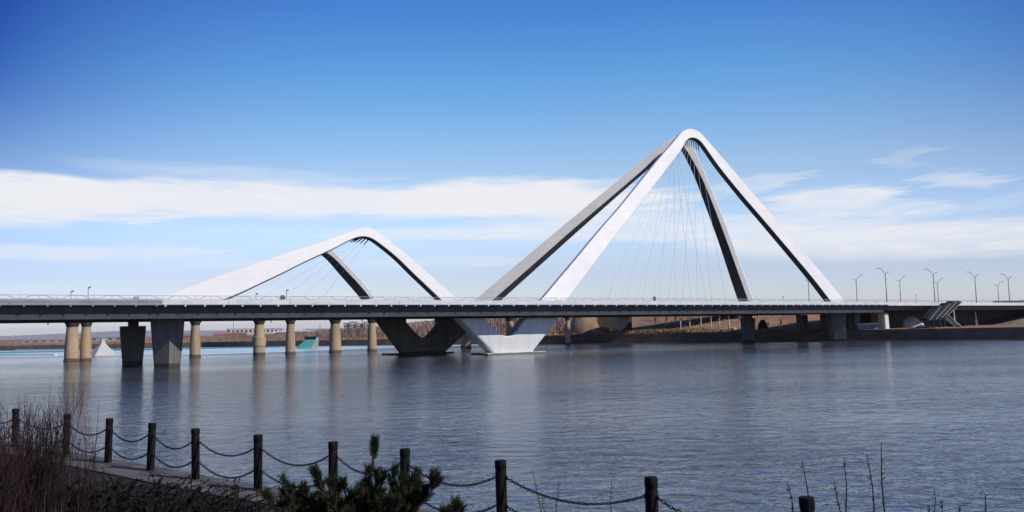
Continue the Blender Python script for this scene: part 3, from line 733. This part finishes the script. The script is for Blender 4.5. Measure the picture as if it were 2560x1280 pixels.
# whitewashed trees on the brown slope
def bare_tree(p, h, r, label, group, seed, white=True, name='bare_tree'):
    rnd = random.Random(seed); o = thing(name, p, label, 'tree', group)
    top = p + Vector((rnd.uniform(-.3,.3), rnd.uniform(-.3,.3), h))
    mb = MB(); mb.tube([p-Vector((0,0,.3)), p.lerp(top,.35)+Vector((rnd.uniform(-.08,.08),0,0)), p.lerp(top,.7), top], [r, r*.85, r*.55, r*.15], 7)
    mb.build('trunk', M['trunkwhite'] if white else M['twig'], o, smooth=True)
    mb = MB()
    for _ in range(26):
        u = rnd.uniform(.45,.98); b = p.lerp(top, u); L = h*.30*(1.15-u)*rnd.uniform(.7,1.3)+.4
        an = rnd.uniform(0, 6.28); d = Vector((math.cos(an)*.6, math.sin(an)*.6, 1)).normalized()
        m_ = b + d*L*.5; e = b + d*L + Vector((0,0,L*.15))
        mb.tube([b, m_, e], [r*.3, r*.2, .02], 4, False)
        for __ in range(3):
            q_ = m_.lerp(e, rnd.random()); d2 = (d + Vector((rnd.uniform(-.7,.7), rnd.uniform(-.7,.7), rnd.uniform(-.2,.5)))).normalized()
            mb.tube([q_, q_ + d2*L*.4], [r*.12, .015], 3, False)
    mb.build('crown', M['twig'], o)
names10 = ['first','second','third','fourth','fifth','sixth','seventh','eighth','ninth','tenth']
for k in range(9):
    px = 1704 + 24.3*k + random.uniform(-2,2); dd = 3.5 + 1.7*k + random.uniform(-.6,.6)
    bare_tree(on_land(px, dd), random.uniform(6.8,7.8), .30, f'bare tree with white trunk on the brown slope, {names10[k]} from the left of the row', 'white-trunked trees on the brown slope', 20+k)
for k, (px, dd, h) in enumerate(((1640,30,3.6),(1668,26,3.9),(1690,34,3.2))):
    bare_tree(on_land(px, dd), h, .2, ['slender pale sapling left of the white-trunked row','pale sapling nearest the white-trunked row, slightly taller','smallest pale sapling behind the straw grass'][k], 'pale saplings', 40+k)
for k, (px, dd, h) in enumerate(((1922,7,2.6),(1955,9,3.4))):
    bare_tree(on_land(px, dd), h, .16, ['low pale stump of a tree right of the dark pier','thin pale sapling further right of the dark pier'][k], 'pale saplings', 50+k)
blob('white_bush', 1838, 0, 6, 1.5, 1.2, 1.3, M['rubble'], 'frosty white bush among the white trunks', 'bush', 9)
blob('dark_bush', 1908, 0, 10, 2.2, 1.6, 3.2, M['frond'], 'dark round bush on the slope right of the black pier', 'bush', 8)

# bare woods on the left and centre of the far bank: nobody could count them
mb = MB(); rnd = random.Random(21)
for _ in range(24000):
    px = rnd.uniform(430, 1420) if rnd.random() < .72 else (rnd.uniform(-100, 430) if rnd.random() < .4 else rnd.uniform(1400, 2010))
    dd = rnd.uniform(14, 130); p = on_land(px, dd)
    hm = (1.2 + 2.8*min(1, max(0, (px-600)/420)))*rnd.triangular(.25,1.4,.6)
    if px < 430: hm = rnd.uniform(.4,1.0)
    if px > 1420: hm = rnd.uniform(.4,1.5)
    d = Vector((rnd.uniform(-.35,.35), rnd.uniform(-.2,.2), 1)).normalized()
    mb.blade(p, d, hm, rnd.uniform(.05,.13)*hm)
setp(mb.build('bare_wood', M['wood']), 'reddish brown bare wood covering the far bank', 'wood', kind='stuff')

# buildings beyond the wood
def building(px, dd, w, d_, h, zb, roofm, label, name='building', nwin=0, wallm='bld', group=None, roof='flat'):
    p = on_land(px, dd); p.z = zb
    o = thing(name, p, label, 'building', group)
    ax = Vector((p.y, -p.x, 0)).normalized(); ay = Vector((p.x, p.y, 0)).normalized(); up = Vector((0,0,1))
    def P(a, b, c): return p + ax*a + ay*b + up*c
    mb = MB(); mb.hexa([P(-w/2,0,-3),P(w/2,0,-3),P(w/2,d_,-3),P(-w/2,d_,-3),P(-w/2,0,h),P(w/2,0,h),P(w/2,d_,h),P(-w/2,d_,h)]); mb.build('wall', M[wallm], o)
    mb = MB()
    if roof == 'flat': mb.hexa([P(-w/2-.3,-.3,h),P(w/2+.3,-.3,h),P(w/2+.3,d_+.3,h),P(-w/2-.3,d_+.3,h),P(-w/2-.3,-.3,h+.6),P(w/2+.3,-.3,h+.6),P(w/2+.3,d_+.3,h+.6),P(-w/2-.3,d_+.3,h+.6)])
    else: mb.prism([P(-w/2-.4,-.4,h),P(-w/2-.4,d_+.4,h),P(-w/2-.4,d_/2,h+roof)], ax*(w+.8))
    mb.build('roof', M[roofm], o)
    for k in range(nwin):
        a = -w/2 + w*(k+.5)/nwin; ww = w/nwin*.5
        mb = MB(); mb.hexa([P(a-ww/2,-.06,h*.35),P(a+ww/2,-.06,h*.35),P(a+ww/2,.1,h*.35),P(a-ww/2,.1,h*.35),P(a-ww/2,-.06,h*.75),P(a+ww/2,-.06,h*.75),P(a+ww/2,.1,h*.75),P(a-ww/2,.1,h*.75)]); mb.build('window', M['window'], o)
    return o
building(610, 260, 26, 14, 4.2, 6.4, 'snow', 'long low white hall on the horizon left of the wide collared column', nwin=8)
building(675, 240, 18, 12, 4.0, 6.2, 'snow', 'low white hall on the horizon right of the wide collared column', nwin=6)
building(575, 180, 22, 12, 1.6, 4.6, 'bldred', 'long red-roofed shed behind the far bank', 'shed', wallm='bldred', roof=1.6)
building(450, 160, 16, 10, 1.6, 4.0, 'bldred', 'short red-roofed shed by the leftmost bank', 'shed', wallm='bldred', roof=1.6)
for k, (px, h) in enumerate(((868,5.5),(884,6.5),(901,5.0),(918,6.2))):
    building(px, 420, 7, 10, h, 9., 'bldgrey', ['pale tower block, leftmost of the four over the wood','taller pale block second of the four over the wood','lowest pale block of the four over the wood','pale block nearest the slim tan column, over the wood'][k], 'apartment_block', 3, 'bld', 'apartment blocks over the wood')
for k, px in enumerate((1030,1052,1078)):
    building(px, 330, 9, 8, 3.2+.6*k, 9.4, 'bldgrey', ['small pale house seen at the left of the V pier window','small pale house seen in the middle of the V pier window','small pale house seen at the right of the V pier window'][k], 'house', 2)
building(120, 150, 30, 8, 1.6, 3.1, 'bldgrey', 'low grey sheds on the flat shore at far left', 'shed', 6, 'bldgrey')
building(285, 170, 40, 10, 2.4, 3.4, 'bldgrey', 'long grey building behind the white tent', 'building', 8, 'bldgrey')
building(2530, 190, 14, 10, 5.5, 9.5, 'bldgrey', 'pale building on the skyline at the right edge', 'building', 4)
# swooping white roof of a hall
hp = on_land(735, 220); hall = thing('hall', hp, 'white hall with a swooping peaked roof on the horizon', 'building')
mb = MB(); ax = Vector((hp.y,-hp.x,0)).normalized(); ay = Vector((hp.x,hp.y,0)).normalized()
hz = 7.6; pr = [(-16,0),(-9,.7),(-4,1.6),(0,4.2),(4,1.6),(9,.7),(16,0),(16,-.5),(-16,-.5)]
mb.prism([hp + ax*a + Vector((0,0,hz-hp.z+b)) for a, b in pr], ay*14); mb.build('roof', M['snow'], hall)
mb = MB(); mb.prism([hp + ax*a + ay*1.5 + Vector((0,0,c)) for a, c in ((-13,-1),(13,-1),(13,hz-hp.z-.5),(-13,hz-hp.z-.5))], ay*10); mb.build('wall', M['bldgrey'], hall)
# thin masts
for px, dd, h, lab in ((583,250,12,'thin mast left of the collared column'),(800,300,9,'thin mast behind the wood beside the hall'),(38,200,6,'thin mast on the far left shore')):
    p = on_land(px, dd); mb = MB(); mb.tube([p, p+Vector((0,0,h))], [.35,.2], 6); setp(mb.build('mast', M['bldgrey']), lab, 'mast')

# ------------------------------------------------------------------ things on the ice at left
tp = at_z(256, 889, .05); tent = thing('tent', tp, 'white cone-shaped tent with a flared top on the ice at left', 'tent')
mb = MB(); mb.lathe([(5.0,0),(4.9,.15),(3.2,1.7),(1.6,3.2),(.85,4.3),(.7,4.9),(1.05,5.6)], tp, 4); mb.build('canopy', M['tent'], tent)
mb = MB(); mb.lathe([(.14,0),(.14,6.)], tp, 8); mb.build('pole', M['rail'], tent)
sp = at_z(772, 871, .05); slide = thing('ice_slide', sp, 'teal ice slide with a white side and dark top platform', 'slide')
mb = MB(); mb.prism([sp+Vector((-5.2,-1,0)), sp+Vector((2.4,-1,0)), sp+Vector((3.4,-1,3.5)), sp+Vector((-1.2,-1,3.3))], Vector((0,4,0))); mb.build('ramp', M['teal'], slide)
mb = MB(); mb.prism([sp+Vector((1.0,-1.25,0)), sp+Vector((4.0,-1.25,0)), sp+Vector((4.0,-1.25,4.5)), sp+Vector((3.4,-1.25,4.4))], Vector((0,.2,0))); mb.build('side_panel', M['tent'], slide)
mb = MB(); mb.box(sp.x-1.6, sp.x+3.2, sp.y-.6, sp.y+3, 3.52, 4.7); mb.build('platform', M['dark'], slide)
mb = MB(); mb.prism([sp+Vector((-8,-1.6,0)), sp+Vector((-5,-1.6,0)), sp+Vector((-5.4,-1.6,.9)), sp+Vector((-7.4,-1.6,.7))], Vector((0,1.5,0))); mb.build('snow_bank', M['snow'], slide)
# teal and white barriers on the ice
for k, (x0,y0,x1,y1,h,mm,lab) in enumerate(((-60,884,160,880,.55,'teal','teal barrier strip on the ice at far left, nearer one'),(-60,888.5,140,887.5,.35,'snow','low white barrier strip on the ice at far left'),(-80,877,170,875,.5,'snow','white barrier along the foot of the far left bank'),
                                           (285,876,460,874,.5,'teal','teal barrier on the ice behind the black pier'),(455,873,700,868.5,.5,'teal','long teal barrier below the bank, left of the slide'))):
    a, b = at_z(x0,y0,.05), at_z(x1,y1,.05); d = (b-a).normalized(); nn = Vector((-d.y,d.x,0))*.6
    mb = MB(); mb.hexa([a-nn,b-nn,b+nn,a+nn,a-nn+Vector((0,0,h)),b-nn+Vector((0,0,h)),b+nn+Vector((0,0,h)),a+nn+Vector((0,0,h))])
    setp(mb.build('ice_barrier', M[mm]), lab, 'barrier')

# ------------------------------------------------------------------ foreground: ledge, posts and chains
ZL = 3.0
bases = [at_z(38,1116,ZL), at_z(165,1137,ZL), at_z(270,1156,ZL), at_z(376,1175,ZL), at_z(489,1197,ZL), at_z(645,1224,ZL)]
for x, y in ((833,1104),(1011,1121),(1253,1150),(1627,1193),(2020,1242)):
    p = at_z(x, y, ZL+1.045); bases.append(Vector((p.x, p.y, ZL)))
d0 = (bases[0]-bases[1]).normalized(); d1 = (bases[-1]-bases[-2]).normalized()
bases = [bases[0] + d0*2.2] + bases + [bases[-1] + d1*2.1]
line = [bases[0] + d0*14] + bases + [bases[-1] + d1*30]
def offs(i, k):
    d = (line[min(i+1,len(line)-1)] - line[max(i-1,0)]).normalized()
    return line[i] + Vector((-d.y, d.x, 0))*k          # + is the water side
out_e = [offs(i, .32) for i in range(len(line))]; in_e = [offs(i, -.75) for i in range(len(line))]
n = len(line); mb = MB(); dz = Vector((0,0,.16)); lowz = Vector((0,0,-5))
for i in range(n-1):
    mb.add([in_e[i], in_e[i+1], out_e[i+1], out_e[i], out_e[i]-dz, out_e[i+1]-dz, in_e[i]-dz, in_e[i+1]-dz], [(0,1,2,3),(3,2,5,4),(1,0,6,7)])
setp(mb.build('ledge', M['ledge']), kind='structure')
mb = MB(); wq = [offs(i, .22) for i in range(n)]
for i in range(n-1): mb.add([wq[i]-dz, wq[i+1]-dz, wq[i+1]+lowz, wq[i]+lowz], [(0,1,2,3)])
setp(mb.build('quay_wall', M['quay']), 'dark stone quay wall below the chain fence', 'wall')
# ground rising from the ledge to where the photographer stands
mb = MB(); rnd = random.Random(2); V = []; ks = [(-.75,-.03),(-1.3,.03),(-2.2,.22),(-3.5,.48),(-5.5,.82),(-8,1.18),(-12,1.42),(-30,1.5)]
for k, z in ks:
    for i in range(n):
        p = offs(i, k); V.append(Vector((p.x, p.y, ZL + z + (rnd.uniform(-.05,.05) if k < -.8 else 0))))
mb.add(V, [(j*n+i, j*n+i+1, (j+1)*n+i+1, (j+1)*n+i) for j in range(len(ks)-1) for i in range(n-1)])
setp(mb.build('ground', M['soil'], smooth=True), kind='structure')
def gz(X, Y):
    best = min(range(1, n-1), key=lambda i: (line[i]-Vector((X,Y,ZL))).length)
    d = (line[best+1]-line[best-1]).normalized(); nn = Vector((-d.y,d.x,0)); k = (Vector((X,Y,ZL))-line[best]).dot(nn)
    for (k0,z0),(k1,z1) in zip(ks, ks[1:]):
        if k >= k1: return ZL + z0 + (z1-z0)*(k-k0)/(k1-k0) if k < k0 else ZL + z0
    return ZL + ks[-1][1]

fence = thing('chain_fence', bases[5], 'dark post-and-chain fence along the near water edge', 'fence')
HP = 1.045
def post(p, h=HP):
    mb = MB(); r = .084
    tilt = Vector((random.uniform(-.02,.02), random.uniform(-.02,.02), 0))
    prof = [(r*1.02,-.02),(r*1.02,.02),(r,.06),(r*.99,h-.17),(r*.93,h-.155),(r*.93,h-.135),(r*1.03,h-.12),(r*1.03,h-.02),(r*.96,h),(r*.5,h+.004)]
    mb.lathe(prof, p, 18)
    for v in mb.v:
        k = v.z - p.z; v += tilt*max(0,k); a_ = math.atan2(v.y-p.y, v.x-p.x); v.x += .0025*math.sin(5*a_+k*3+p.x*7); v.y += .0025*math.cos(4*a_+k*4+p.y*5)
    return mb.build('post', M['post'], fence, angle=40)
post_o = [post(p) for p in bases]
def torus_link(mb, c, d, side, L, w, r):
    """one oval link: centre c, long axis d, flat across `side`"""
    N1, N2 = 10, 5; o = len(mb.v); b = d.cross(side).normalized()
    for i in range(N1):
        a = 2*math.pi*i/N1; ca, sa = math.cos(a), math.sin(a)
        cc = c + d*(L*.5*ca*(1 if abs(ca) < .5 else 1)) + side*(w*.5*sa); rad = (d*ca + side*sa).normalized()
        for k in range(N2):
            q_ = 2*math.pi*k/N2; mb.v.append(cc + rad*r*math.cos(q_) + b*r*math.sin(q_))
    for i in range(N1):
        for k in range(N2):
            mb.f.append((o+i*N2+k, o+i*N2+(k+1)%N2, o+((i+1)%N1)*N2+(k+1)%N2, o+((i+1)%N1)*N2+k))
def chain(a, b, sag):
    Lh = (b-a).length; nseg = max(12, int(Lh*1.09/.058)); mb = MB()
    P = [a.lerp(b, i/nseg) - Vector((0,0,sag*4*(i/nseg)*(1-i/nseg))) for i in range(nseg+1)]
    for i in range(nseg):
        d = (P[i+1]-P[i]); l = d.length; d.normalize(); s1 = d.cross(Vector((0,0,1))).normalized(); s2 = d.cross(s1).normalized()
        sd = (s1+s2).normalized() if i % 2 else (s1-s2).normalized()
        torus_link(mb, (P[i]+P[i+1])*.5, d, sd, l*1.28, .034, .0085)
    mb.build('chain', M['chain'], fence, smooth=True)
for i in range(len(bases)-1):
    a, b = bases[i], bases[i+1]; d = (b-a).normalized()
    for zz, sg in ((.79,.225),(.37,.225)):
        sg = sg*random.uniform(.9,1.1)
        A = a + d*.10 + Vector((0,0,zz)); Bq = b - d*.10 + Vector((0,0,zz))
        chain(A, Bq, sg)
        for q_, po_, dr in ((A, post_o[i], -1), (Bq, post_o[i+1], 1)):
            mb = MB(); mb.tube([q_ + d*dr*.05, q_ - d*dr*.012], .012, 6); mb.tube([q_+Vector((0,0,-.03)), q_+Vector((0,0,.035))], .014, 6)
            mb.build('ring_bolt', M['chain'], po_)

# ------------------------------------------------------------------ foreground plants
def stems(name, label, category, root_px, Y, n, spread, hr, material, lean=(0,.12), r=(.004,.007), branch=3, seed=1, group=None, straw=0):
    rnd = random.Random(seed); X = (root_px-1280)/F*Y; z = gz(X, Y); o = thing(name, (X, Y, z), label, category, group)
    mb = MB(); ms = MB()
    for _ in range(n):
        b = Vector((X + rnd.gauss(0, spread), Y + rnd.gauss(0, spread*.8), 0)); b.z = gz(b.x, b.y) - .05
        h = rnd.uniform(*hr); d = Vector((rnd.gauss(lean[0], lean[1]), rnd.gauss(0, lean[1]), 1)).normalized()
        bend = Vector((rnd.gauss(0,.06), rnd.gauss(0,.06), 0)); rr = rnd.uniform(*r)
        P = [b + d*h*u + bend*h*u*u for u in (0,.3,.6,1)]
        tgt = ms if rnd.random() < straw else mb
        tgt.tube(P, [rr, rr*.85, rr*.6, rr*.25], 4, False)
        for _b in range(branch):
            u = rnd.uniform(.35,.92); q_ = b + d*h*u + bend*h*u*u; L = h*rnd.uniform(.12,.28)
            d2 = (d + Vector((rnd.uniform(-.55,.55), rnd.uniform(-.5,.5), 0))).normalized()
            tgt.tube([q_, q_+d2*L*.6, q_+d2*L+Vector((0,0,L*.12))], [rr*.5, rr*.4, rr*.2], 3, False)
            if rnd.random() < .6:
                q2 = q_+d2*L*.5; d3 = (d2 + Vector((rnd.uniform(-.6,.6), rnd.uniform(-.5,.5), .2))).normalized(); tgt.tube([q2, q2+d3*L*.45], [rr*.3, rr*.15], 3, False)
    mb.build('stems', material, o)
    if straw: ms.build('straw_stalks', M['strawstem'], o)
stems('stem_shrub', 'dense dark red stemmed shrub filling the lower left corner', 'shrub', -40, 8.6, 230, .26, (.65,1.25), M['redstem'], branch=4, seed=1, straw=.05)
stems('stem_shrub', 'bare dark stemmed shrub just left of the first free post', 'shrub', 105, 9.4, 150, .22, (.9,1.55), M['redstem'], branch=5, seed=2)
stems('stem_shrub', 'thin straw-streaked reed clump low in front of the left shrubs', 'reeds', 100, 7.2, 60, .34, (.3,.75), M['strawstem'], branch=0, seed=3, r=(.002,.004))

def frond_shrub(px, Y, size, label, seed, lean=.75, n=70):
    rnd = random.Random(seed); random.seed(seed); X = (px-1280)/F*Y; z = gz(X, Y); p = Vector((X, Y, z-.05))
    o = thing('feathery_shrub', p, label, 'shrub', 'dark feathery shrubs along the ledge')
    mb = MB(); st_ = MB()
    for _ in range(n):
        b = p + Vector((rnd.gauss(0,size*.5), rnd.gauss(0,size*.35), 0)); an = rnd.uniform(-1.3,1.3)
        d = Vector((lean*rnd.uniform(-.25,1.2), rnd.uniform(-.5,.5), rnd.uniform(.5,1.1))).normalized()
        L = size*rnd.uniform(.6,1.25); droop = Vector((d.x*.35, d.y*.2, -.32))*L
        P = [b + d*L*u + droop*u*u for u in [i/7 for i in range(8)]]
        st_.tube(P, [.006,.006,.005,.005,.004,.003,.002,.001], 3, False)
        for i in range(1, 8):
            for __ in range(7):
                u = rnd.random(); q_ = P[i-1].lerp(P[i], u); dd = (P[i]-P[i-1]).normalized()
                mb.blade(q_, dd + Vector((rnd.uniform(-.8,.8), rnd.uniform(-.8,.8), rnd.uniform(-.3,.8))), rnd.uniform(.05,.11)*(1.25-i/10), .013)
    st_.build('stems', M['darkstem'], o); mb.build('foliage', M['frond'], o)
for k, (px, Y, sz, lab) in enumerate(((205,11.6,.74,'dark feathery shrub behind the ledge, nearest the red stems'), (290,10.6,.8,'dark feathery shrub below the third post'),
        (385,11.2,.7,'dark feathery shrub crowding the fourth post'), (430,9.6,.8,'low dark feathery shrub at the bottom edge left of centre'),
        (500,10.7,.8,'dark feathery shrub whose sprays lean right over the ledge'), (560,9.9,.7,'small dark feathery shrub by the bottom edge nearest the pine'),(250,8.6,.8,'broad dark feathery shrub at the bottom beside the reeds'))):
    frond_shrub(px, Y, sz, lab, 60+k)

# pine shrub
def pine(px, Y, label, seed):
    rnd = random.Random(seed); random.seed(seed); X = (px-1280)/F*Y; z = gz(X, Y); p = Vector((X, Y, z-.05))
    o = thing('pine_shrub', p, label, 'pine'); tr = MB(); nd = MB(); nb = MB()
    def shoot(b, d, L, brown=False):
        d = d.normalized(); tr.tube([b, b+d*L*.6, b+d*L], [.007,.006,.004], 4, False)
        tgt = nb if brown else nd
        for i in range(int(150*L/.2) + 30):
            u = rnd.uniform(.25,1)**.7; q_ = b + d*L*u; s_ = d.orthogonal().normalized(); s_ = Matrix.Rotation(rnd.uniform(0,6.28), 3, d) @ s_
            tgt.blade(q_, d*rnd.uniform(.7,1.6) + s_*(1.0-.35*u), rnd.uniform(.055,.10), .005)
    tr.tube([p, p+Vector((.02,0,.35)), p+Vector((0,.03,.8)), p+Vector((.05,0,1.15))], [.045,.04,.028,.014], 8)
    for L_ in PINE:                                       # main boughs, each ending in upright candles
        u0, ex, ey, ez = L_
        b = p + Vector((.02, 0, u0)); e = p + Vector((ex, ey, ez))
        c1 = b.lerp(e,.5) + Vector((0,0,-.05)); tr.tube([b, c1, e], [.02,.015,.009], 6, False)
        for k in range(6):
            u = rnd.uniform(.35,1); q_ = b.lerp(e,u) + Vector((0,0,-.05*4*u*(1-u)))
            d = Vector((rnd.uniform(-.6,.6) + (e.x-b.x)*.5, rnd.uniform(-.6,.6)+(e.y-b.y)*.3, rnd.uniform(.5,1.1)))
            shoot(q_, d, rnd.uniform(.08,.15), rnd.random() < .2 or (u < .55 and rnd.random() < .5) or (ex > .25 and ez < .75 and rnd.random() < .5))
        shoot(e, Vector((e.x-b.x, e.y-b.y, .7)).normalized()+Vector((0,0,.7)), rnd.uniform(.10,.17))
    tr.tube([p+Vector((.05,0,1.1)), p+Vector((.09,0,1.3))], .01, 5); shoot(p+Vector((.08,0,1.17)), Vector((.08,0,1)), .22); shoot(p+Vector((.085,0,1.2)), Vector((.05,.04,1)), .22); shoot(p+Vector((.045,0,.98)), Vector((.0,0,1)), .2)
    tr.build('trunk', M['bark'], o, smooth=True); nd.build('needles', M['needle'], o); nb.build('brown_needles', M['needle_brown'], o)
PINE = []
rp_ = random.Random(77)
for k in range(64):
    an = 2*math.pi*k/64*9.1; rad = rp_.uniform(.3,.98); u0 = rp_.uniform(.15,.95)
    PINE.append((u0*.8, math.cos(an)*rad*(.92 if math.cos(an) < 0 else .90), math.sin(an)*rad*.65, u0*.58 + .36 + (.95-rad)*.26 + (.12 if math.cos(an)*rad > .55 else 0)))
pine(905, 7.0, 'dark green bushy pine shrub at the bottom of the fence', 31)

# bare shoots rising at the bottom right
def shoots(name, label, tips, Y, root_off, seed, r=.0045):
    rnd = random.Random(seed); q0 = at_Y(tips[0][0], 1280, Y); root = Vector((q0.x + root_off, Y, gz(q0.x, Y)))
    o = thing(name, root, label, 'shoots'); mb = MB()
    for (x, y, xb) in tips:
        Yk = Y + rnd.uniform(-.25,.25); t_ = at_Y(x, y, Yk); m_ = at_Y(xb, 1290, Yk); b = m_ + (m_-t_)*.35; b.z = min(b.z, gz(b.x, b.y))
        P = [b, m_, m_.lerp(t_,.5) + Vector((rnd.uniform(-.012,.012),0,0)), t_]; mb.tube(P, [r*1.2, r, r*.75, r*.45], 5)
        for _ in range(5):
            u = rnd.uniform(.1,.95); q_ = m_.lerp(t_, u); mb.tube([q_-Vector((.004,0,0)), q_+Vector((rnd.choice((-1,1))*.012,0,.012))], [r*.8,r*.4], 4)
    mb.build('stems', M['darkstem'], o)
shoots('bare_shoots', 'tall thin bare shoots over the water beside the last post', [(1968,1205,1983),(2005,1152,2026),(2084,1198,2103),(2110,1146,2114),(2167,1136,2186),(2203,1108,2212)], 4.6, .2, 1)
shoots('bare_shoots', 'short thin bare shoots at the right end of the bottom edge', [(2335,1218,2334),(2352,1250,2356),(2322,1262,2326),(2462,1232,2464),(2398,1266,2399)], 4.8, .1, 2, .0035)
shoots('bare_shoots', 'faint twigs between the two posts right of the pine', [(1330,1170,1355),(1398,1200,1388),(1356,1240,1366),(1530,1200,1529)], 5.2, .1, 3, .003)

# ------------------------------------------------------------------ the air: thin even haze round everything
hm = bpy.data.materials.new('haze_air'); hm.use_nodes = True
nt = hm.node_tree; nt.nodes.remove(nt.nodes['Principled BSDF'])
pv = nt.nodes.new('ShaderNodeVolumePrincipled'); pv.inputs['Color'].default_value = (.86,.90,1,1); pv.inputs['Density'].default_value = HAZE
nt.links.new(pv.outputs['Volume'], nt.nodes['Material Output'].inputs['Volume'])
mb = MB(); mb.box(-25000, 25000, -250, 29000, -8, 330)
setp(mb.build('haze', hm), kind='stuff')
